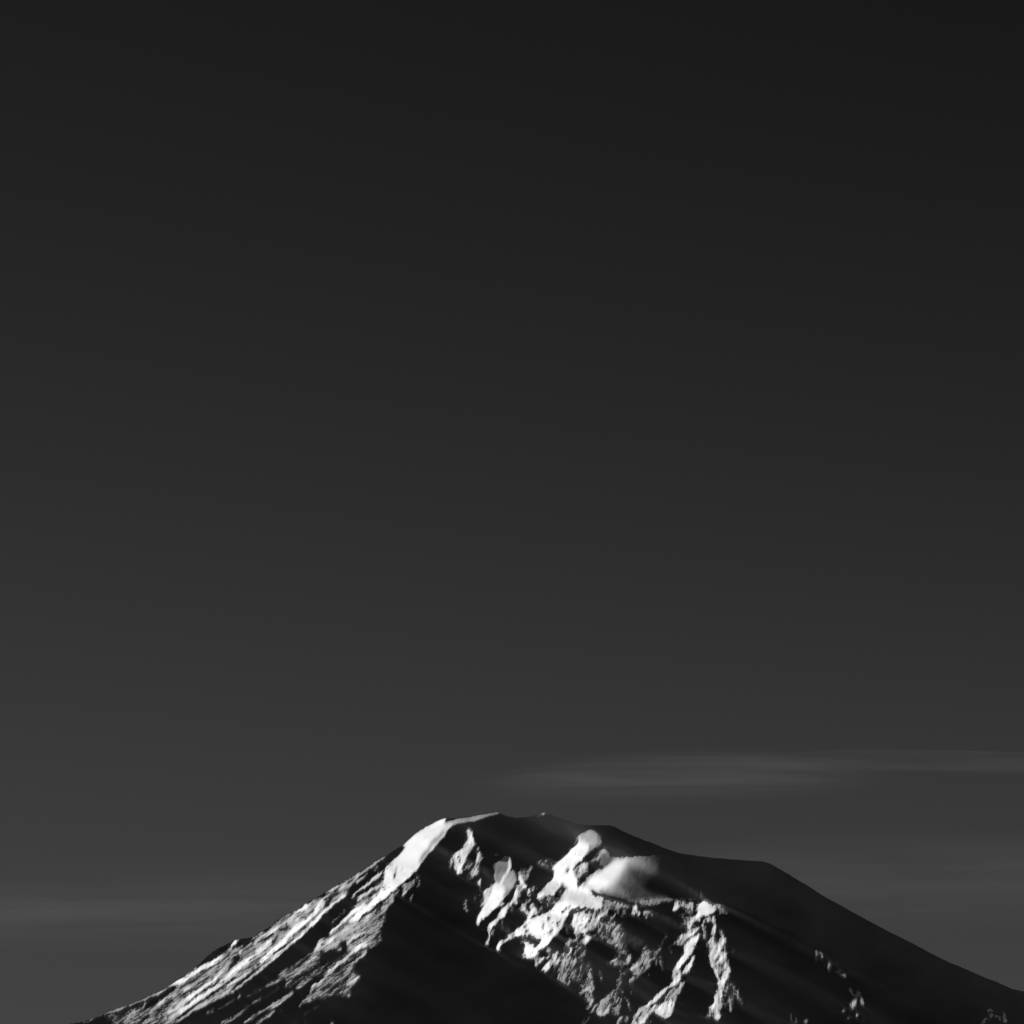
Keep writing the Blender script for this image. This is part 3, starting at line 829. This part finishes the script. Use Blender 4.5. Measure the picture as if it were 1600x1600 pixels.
# ------------------------------------------------------------------ snow and ice lying on it, each patch a thing
Z = lambda s: np.array([[float(a) for a in p.split(',')] for p in s.split()])
PATCH = [  # name, category, label, outline in image pixels
 ('rim_snow','snow','thin pale snow strip along the crater rim left of the first summit point','694,1262 785,1262 785,1280 745,1291 712,1293 694,1284'),
 ('rim_snow','snow','tiny snow dab on the second summit point of the crater rim','830,1262 860,1262 860,1280 830,1280'),
 ('snowfield','snowfield','broad brilliant white snowfield on the left shoulder just below the summit','618,1330 655,1290 694,1262 694,1284 714,1294 700,1302 680,1325 662,1352 640,1372 600,1408 562,1436 470,1462 470,1452 555,1424 596,1392 600,1356'),
 ('snow_tuft','snow patch','ragged grey snow tuft hanging below the right edge of the shoulder snowfield','618,1380 645,1362 660,1375 656,1420 636,1420 612,1402'),
 ('snowfield','snowfield','long streaked snowfield along the left skyline, outside the black gully','60,1640 160,1570 320,1490 480,1400 600,1330 640,1300 618,1340 545,1398 490,1450 420,1505 362,1552 300,1590 240,1640'),
 ('snow_streak','snow patch','narrow parallel snow streaks between the black gully and the shoulder snowfield','618,1340 602,1360 596,1392 555,1424 500,1450 470,1462 455,1490 480,1450 520,1420 545,1398'),
 ('snow_fan','snow patch','grey pointed snow fan at the right foot of the left flank','466,1578 500,1535 545,1510 568,1528 560,1565 500,1565 470,1585'),
 ('snowfield','snowfield','mottled snowfield inside the black gully, below the shoulder snow','470,1462 562,1436 612,1402 630,1420 600,1480 560,1512 545,1510 500,1535 478,1560 455,1545 480,1500 455,1490'),
 ('snow_streak','snow patch','dim broken snow streaks low on the left flank beside the bottom edge','240,1640 300,1590 362,1552 420,1505 455,1490 480,1500 455,1545 478,1560 466,1578 470,1610 420,1640'),
 ('snow_patch','snow patch','pyramid shaped snow patch alone below the crater rim','690,1285 740,1285 765,1340 752,1372 735,1380 690,1368'),
 ('snow_patch','snow patch','small bright snow blob below the pyramid shaped patch','738,1372 758,1372 760,1390 738,1390'),
 ('snow_patch','snow patch','faint hook of snow left of the first hanging tongue','705,1392 748,1385 752,1412 735,1432 705,1432'),
 ('ice_tongue','glacier','first hanging ice tongue, grey at its top and white at its pointed foot','752,1412 748,1385 765,1370 760,1325 800,1325 812,1360 808,1380 790,1405 775,1430 752,1455 735,1450'),
 ('ice_tongue','glacier','second, thinner hanging ice tongue with a thread of snow at its foot','808,1380 805,1365 810,1350 835,1345 835,1370 822,1400 800,1430 785,1455 770,1485 755,1485 758,1450 775,1430 790,1405'),
 ('snow_patch','snow patch','branched snow scrap between the second tongue and the central icefall','818,1375 845,1375 842,1400 846,1420 838,1436 806,1424 812,1405'),
 ('snow_patch','snow patch','dim snow dash at the left end of the dark summit slope','765,1328 782,1328 782,1342 765,1342'),
 ('snow_patch','snow patch','faint snow wisps above the dark panel left of the main tongue','832,1340 866,1335 862,1362 832,1358'),
 ('ice_tongue','glacier','main white ice tongue with a rounded grey head below the summit','862,1365 880,1335 900,1305 925,1290 945,1310 938,1330 920,1342 905,1355 902,1375 896,1386 880,1386 870,1400 835,1408 838,1395 855,1378'),
 ('ice_facet','glacier','grey ice facets wedged between the main tongue and the smooth glacier','896,1386 902,1375 900,1350 925,1345 938,1322 955,1328 962,1340 945,1355 938,1358 922,1364 910,1380'),
 ('glacier','glacier','smooth round glacier shading from white to black on the right of the icefall','905,1388 922,1364 945,1355 962,1340 1045,1330 1070,1335 1090,1400 1060,1404 978,1412 950,1400 925,1393'),
 ('icefall','glacier','large white icefall with a curled left arm and dark rock specks','770,1490 800,1450 835,1432 860,1430 876,1405 884,1388 905,1388 925,1393 948,1405 948,1420 900,1420 885,1440 882,1455 850,1485 840,1498 815,1495 806,1470 785,1480 780,1490'),
 ('ice_cliff','glacier','broken ice cliff with dark runnels below the smooth glacier','885,1440 900,1420 948,1405 985,1415 985,1428 945,1440 935,1460 915,1480 895,1475'),
 ('snow_streak','snow patch','short bright snow runnels under the foot of the large icefall','830,1500 850,1485 882,1455 888,1478 876,1500 860,1522 838,1522'),
 ('snow_fan','snow patch','grey snow fan with thin vertical streaks left of the dark hollow','876,1500 888,1465 905,1478 920,1495 920,1520 896,1545 866,1535'),
 ('snow_spire','snow patch','grey spire of snow pointing up below the dark hollow','905,1550 918,1508 932,1525 932,1580 905,1580'),
 ('snow_patch','snow patch','snow dusted rocks curving round the right side of the dark hollow','938,1462 965,1440 980,1470 990,1505 945,1510 950,1492 965,1480'),
 ('snow_patch','snow patch','two bright snow teeth under the lip of the smooth glacier','980,1408 1002,1408 1002,1435 980,1435'),
 ('snow_patch','snow patch','faint grey ring of snow right of the two bright snow teeth','1003,1405 1032,1405 1032,1440 1003,1440'),
 ('snow_patch','snow patch','snow dusted rock island between the dark hollow and the left leg','982,1500 1010,1478 1035,1455 1060,1455 1050,1490 1045,1520 990,1535 975,1520'),
 ('snow_patch','snow patch','grey snow wedge at the bottom edge right of the snow spire','925,1590 960,1545 985,1555 990,1592 940,1592'),
 ('snow_block','snow patch','brilliant white snow block at the right end of the glacier lip','1036,1402 1120,1402 1142,1430 1115,1434 1098,1433 1085,1438 1036,1430'),
 ('snow_couloir','glacier','left of the two snow legs, running down and left to the bottom edge','970,1640 975,1595 1020,1560 1050,1510 1052,1470 1080,1436 1098,1433 1100,1450 1095,1470 1085,1500 1070,1550 1055,1595 1010,1640'),
 ('snow_couloir','glacier','right of the two snow legs, hanging straight below the white snow block','1098,1433 1120,1430 1135,1460 1142,1530 1132,1560 1130,1600 1095,1600 1118,1540 1105,1500 1100,1460'),
 ('snow_apron','snow patch','dim snow apron on the right side of the right snow leg','1132,1530 1145,1530 1165,1575 1150,1590 1130,1590'),
 ('snow_patch','snow patch','topmost faint snow hook on the dark right slope','1268,1478 1292,1478 1292,1503 1268,1503'),
 ('snow_patch','snow patch','small upright snow scrap second from the top on the dark right slope','1286,1500 1303,1500 1303,1522 1286,1522'),
 ('snow_patch','snow patch','slanting snow scrap third from the top on the dark right slope','1303,1510 1325,1510 1325,1540 1303,1540'),
 ('snow_patch','snow patch','largest snow clump of the chain on the dark right slope','1324,1540 1352,1540 1352,1578 1324,1578'),
 ('snow_patch','snow patch','faint snow scrap below the largest clump on the dark right slope','1310,1576 1360,1576 1360,1602 1310,1602'),
 ('snow_patch','snow patch','faint snow smudge at the bottom edge between right leg and snow chain','1220,1580 1270,1580 1270,1602 1220,1602'),
 ('snow_patch','snow patch','snow piece of the bottom right corner, under the right skyline','1525,1570 1580,1570 1580,1605 1525,1605'),
]
owner = np.full((H_, W_), -1)
for i, (nm, cat, lab, s) in enumerate(PATCH):
    r = poly_cover(Z(s), .4)
    if not r: continue
    a, b, c, d = r[0]; o = owner[c-V0:d-V0, a-U0:b-U0]; o[(r[1] > .5) & (o < 0)] = i
for _ in range(60):                 # what lies between outlines goes to the nearest
    g = owner.copy()
    for dy, dx in ((0,1),(0,-1),(1,0),(-1,0)):
        q = np.roll(owner, (dy, dx), (0, 1)); g = np.where((g < 0) & (q >= 0), q, g)
    owner = g
PS = world(CU, rows, YD-DEEP*(1-sm))
idv = np.arange((KR+1)*C).reshape(KR+1, C)
Fs = np.stack([idv[:-1, :-1], idv[1:, :-1], idv[1:, 1:], idv[:-1, 1:]], -1)
smax = np.maximum(np.maximum(Sn[:-1, :-1], Sn[1:, :-1]), np.maximum(Sn[1:, 1:], Sn[:-1, 1:]))
own = owner[np.clip(np.round(rows[:-1, :-1]-V0).astype(int), 0, H_-1), np.clip(np.round(CU[:-1, :-1]-U0).astype(int), 0, W_-1)]
PSf = PS.reshape(-1, 3)
# one set of normals for the whole snow surface, so neighbouring patches meet without a seam
def islands(f, nv):
    """label of the connected piece every face belongs to"""
    c = np.arange(nv)
    while True:
        mn = c[f].min(1); new = c.copy(); np.minimum.at(new, f.ravel(), np.repeat(mn, 4)); new = new[new]
        if (new == c).all(): return c[f[:, 0]]
        c = new
for i, (nm, cat, lab, s) in enumerate(PATCH):
    fs = Fs[(own == i) & (smax > .12)]
    pieces = [fs]
    if len(fs) and ('right slope' in lab or 'bottom' in lab) and cat == 'snow patch' and len(fs) < 900:
        inv = np.unique(fs.ravel(), return_inverse=True)[1].reshape(-1, 4)
        isl = islands(inv, inv.max()+1)
        pieces = [fs[isl == q] for q in np.unique(isl) if (isl == q).sum() >= 16]
    pieces.sort(key=lambda q: CU.ravel()[q].mean())
    place = {1: [''], 2: [', left one', ', right one'], 3: [', leftmost one', ', middle one', ', rightmost one']}.get(len(pieces)) or [', %s from the left' % q for q in ('first', 'second', 'third', 'fourth', 'fifth', 'sixth', 'seventh')]
    for q_, fs in enumerate(pieces):
        if len(fs) < 6: print('EMPTY', lab); continue
        used, inv = np.unique(fs.ravel(), return_inverse=True)
        pv = PSf[used]; org = pv.mean(0)
        o = mesh_object(nm, pv-org, inv.reshape(-1, 4), M_SNOW)
        o.location = org; o['label'] = lab+place[q_]; o['category'] = cat
        uu = CU.ravel()[used]; vv_ = rows.ravel()[used]; um = uu.mean()
        an = math.radians(145 if um < 655 else 118 if um < 1085 else 88)
        fv = np.stack([(uu*math.cos(an)+vv_*math.sin(an))/(13.0 if um < 655 else 8.0), (-uu*math.sin(an)+vv_*math.cos(an))/2.2, uu*0+i*3.7], -1)
        o.data.attributes.new('fall_line', 'FLOAT_VECTOR', 'POINT').data.foreach_set('vector', fv.ravel().astype(np.float32))
        for an_, A_ in (('thinness', Fk), ('shade_fade', ShadeFade), ('paleness', Pale)):
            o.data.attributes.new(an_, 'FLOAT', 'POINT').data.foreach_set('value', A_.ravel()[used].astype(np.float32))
        if len(pieces) > 1: o['group'] = lab.replace('piece', 'pieces').replace('scrap', 'scraps').replace('smudge', 'smudges')
        elif cat == 'snow patch': o['group'] = 'snow patches on the mountain face'
        elif cat in ('glacier', 'snowfield'): o['group'] = cat+'s on the mountain face'

# ------------------------------------------------------------------ plain out to the horizon
th = np.linspace(0, 2*np.pi, 97)[:-1]; rr = [0.1, 3000, 9000, 25000, 60000, 150000]
gv = [[r*math.cos(t), r*math.sin(t)-DIST/2, 0] for r in rr for t in th]
gf = [[k*96+i, (k+1)*96+i, (k+1)*96+(i+1) % 96, k*96+(i+1) % 96] for k in range(5) for i in range(96)]
plain = mesh_object('plain', gv, [f[::-1] for f in gf], M_PLAIN); plain['kind'] = 'structure'

# ------------------------------------------------------------------ thin high clouds
def cloud_mat(name, dens, stretch, streaky=1.0):
    m = bpy.data.materials.new(name); m.use_nodes = True; n = m.node_tree.nodes; l = m.node_tree.links; n.clear()
    out = n.new('ShaderNodeOutputMaterial'); mix = n.new('ShaderNodeMixShader'); tr = n.new('ShaderNodeBsdfTransparent')
    sc = n.new('ShaderNodeBsdfTranslucent'); sc.inputs[0].default_value = (.85, .85, .85, 1)
    at = n.new('ShaderNodeAttribute'); at.attribute_name = 'thickness'
    tc = n.new('ShaderNodeTexCoord'); mp = n.new('ShaderNodeMapping'); mp.inputs['Scale'].default_value = stretch
    t = n.new('ShaderNodeTexNoise'); t.inputs['Scale'].default_value = 1; t.inputs['Detail'].default_value = 5; t.inputs['Roughness'].default_value = .5
    r = n.new('ShaderNodeMapRange'); r.inputs['From Min'].default_value = .25; r.inputs['From Max'].default_value = .75
    r.inputs['To Min'].default_value = .05*dens; r.inputs['To Max'].default_value = 1.9*dens
    mu = n.new('ShaderNodeMath'); mu.operation = 'MULTIPLY'
    l.new(tc.outputs['Object'], mp.inputs[0]); l.new(mp.outputs[0], t.inputs['Vector']); l.new(t.outputs['Fac'], r.inputs['Value'])
    l.new(r.outputs[0], mu.inputs[0]); l.new(at.outputs['Fac'], mu.inputs[1]); l.new(mu.outputs[0], mix.inputs[0])
    l.new(tr.outputs[0], mix.inputs[1]); l.new(sc.outputs[0], mix.inputs[2]); l.new(mix.outputs[0], out.inputs['Surface'])
    return m
def cloud(label, h, u0, u1, top, bot, dens, edge_top=1.0, seed=1):
    """a flat bank of cirrus at height h; top and bot give its far and near margins as (left, middle, right) rows"""
    nx, ny = 80, 24; lo, hi, de = [], [], []
    for j in range(ny+1):
        for i in range(nx+1):
            s = i/nx; t = j/ny
            f = lambda q: q[0]*(1-s)*(1-2*s)+4*q[1]*s*(1-s)+q[2]*s*(2*s-1)
            v = f(top)*(1-t)+f(bot)*t
            u = u0+(u1-u0)*s
            d = (h-EYE)*FOC/(HOR-v); x = (u-800)/FOC*d; y = d-DIST
            e = math.sin(math.pi*s)**.8*(t**(1/edge_top) if t < .5 else 1)
            e = min(1, 3*s)*min(1, 3*(1-s)); e = e*e*(3-2*e)
            k = min(1, t/(.5*edge_top))*min(1, (1-t)/.5); k = k*k*(3-2*k)
            de.append(e*k); th_ = 120*e*k+4
            hi.append((x, y, h+th_)); lo.append((x, y, h-th_*.4))
    n = (nx+1)*(ny+1); f = []
    for j in range(ny):
        for i in range(nx):
            a = j*(nx+1)+i; f.append((a, a+1, a+nx+2, a+nx+1)); f.append((n+a, n+a+nx+1, n+a+nx+2, n+a+1))
    rim = [i for i in range(nx)]
    for i in range(nx):
        f.append((i, n+i, n+i+1, i+1)); a = ny*(nx+1)+i; f.append((a, a+1, n+a+1, n+a))
    for j in range(ny):
        a = j*(nx+1); f.append((a, a+nx+1, n+a+nx+1, n+a)); a += nx; f.append((a, n+a, n+a+nx+1, a+nx+1))
    vv = np.array(lo+hi); org = vv.mean(0)
    o = mesh_object('cloud', vv-org, f, cloud_mat('cirrus', dens, (1/2300., 1/(420. if h > 6800 else 1000.), 1/400.)))
    at = o.data.attributes.new('thickness', 'FLOAT', 'POINT'); at.data.foreach_set('value', np.array(de+de, np.float32))
    o.location = org; o['label'] = label; o['category'] = 'cloud'; o['group'] = 'thin cloud bands in the dark sky'
    return o
cloud('faint flat cloud band just above the summit, right of centre', 7000, 700, 1420, (1212,1165,1195), (1254,1262,1240), .0095, 1.0)
cloud('thin cloud streak running off the right edge above the summit', 7300, 1080, 1900, (1178,1174,1196), (1210,1212,1226), .006, 1.0)
cloud('broad pale cloud bank behind the right skyline of the mountain', 6500, 850, 2150, (1312,1290,1290), (1470,1470,1460), .005, .7)
cloud('long pale cloud band behind the left skyline of the mountain', 6200, -500, 1050, (1345,1330,1300), (1500,1500,1480), .006, 1.2)
cloud('thin bright cloud streak low beside the left edge of the sky', 6000, -400, 470, (1412,1410,1418), (1450,1448,1442), .004, 1.0)
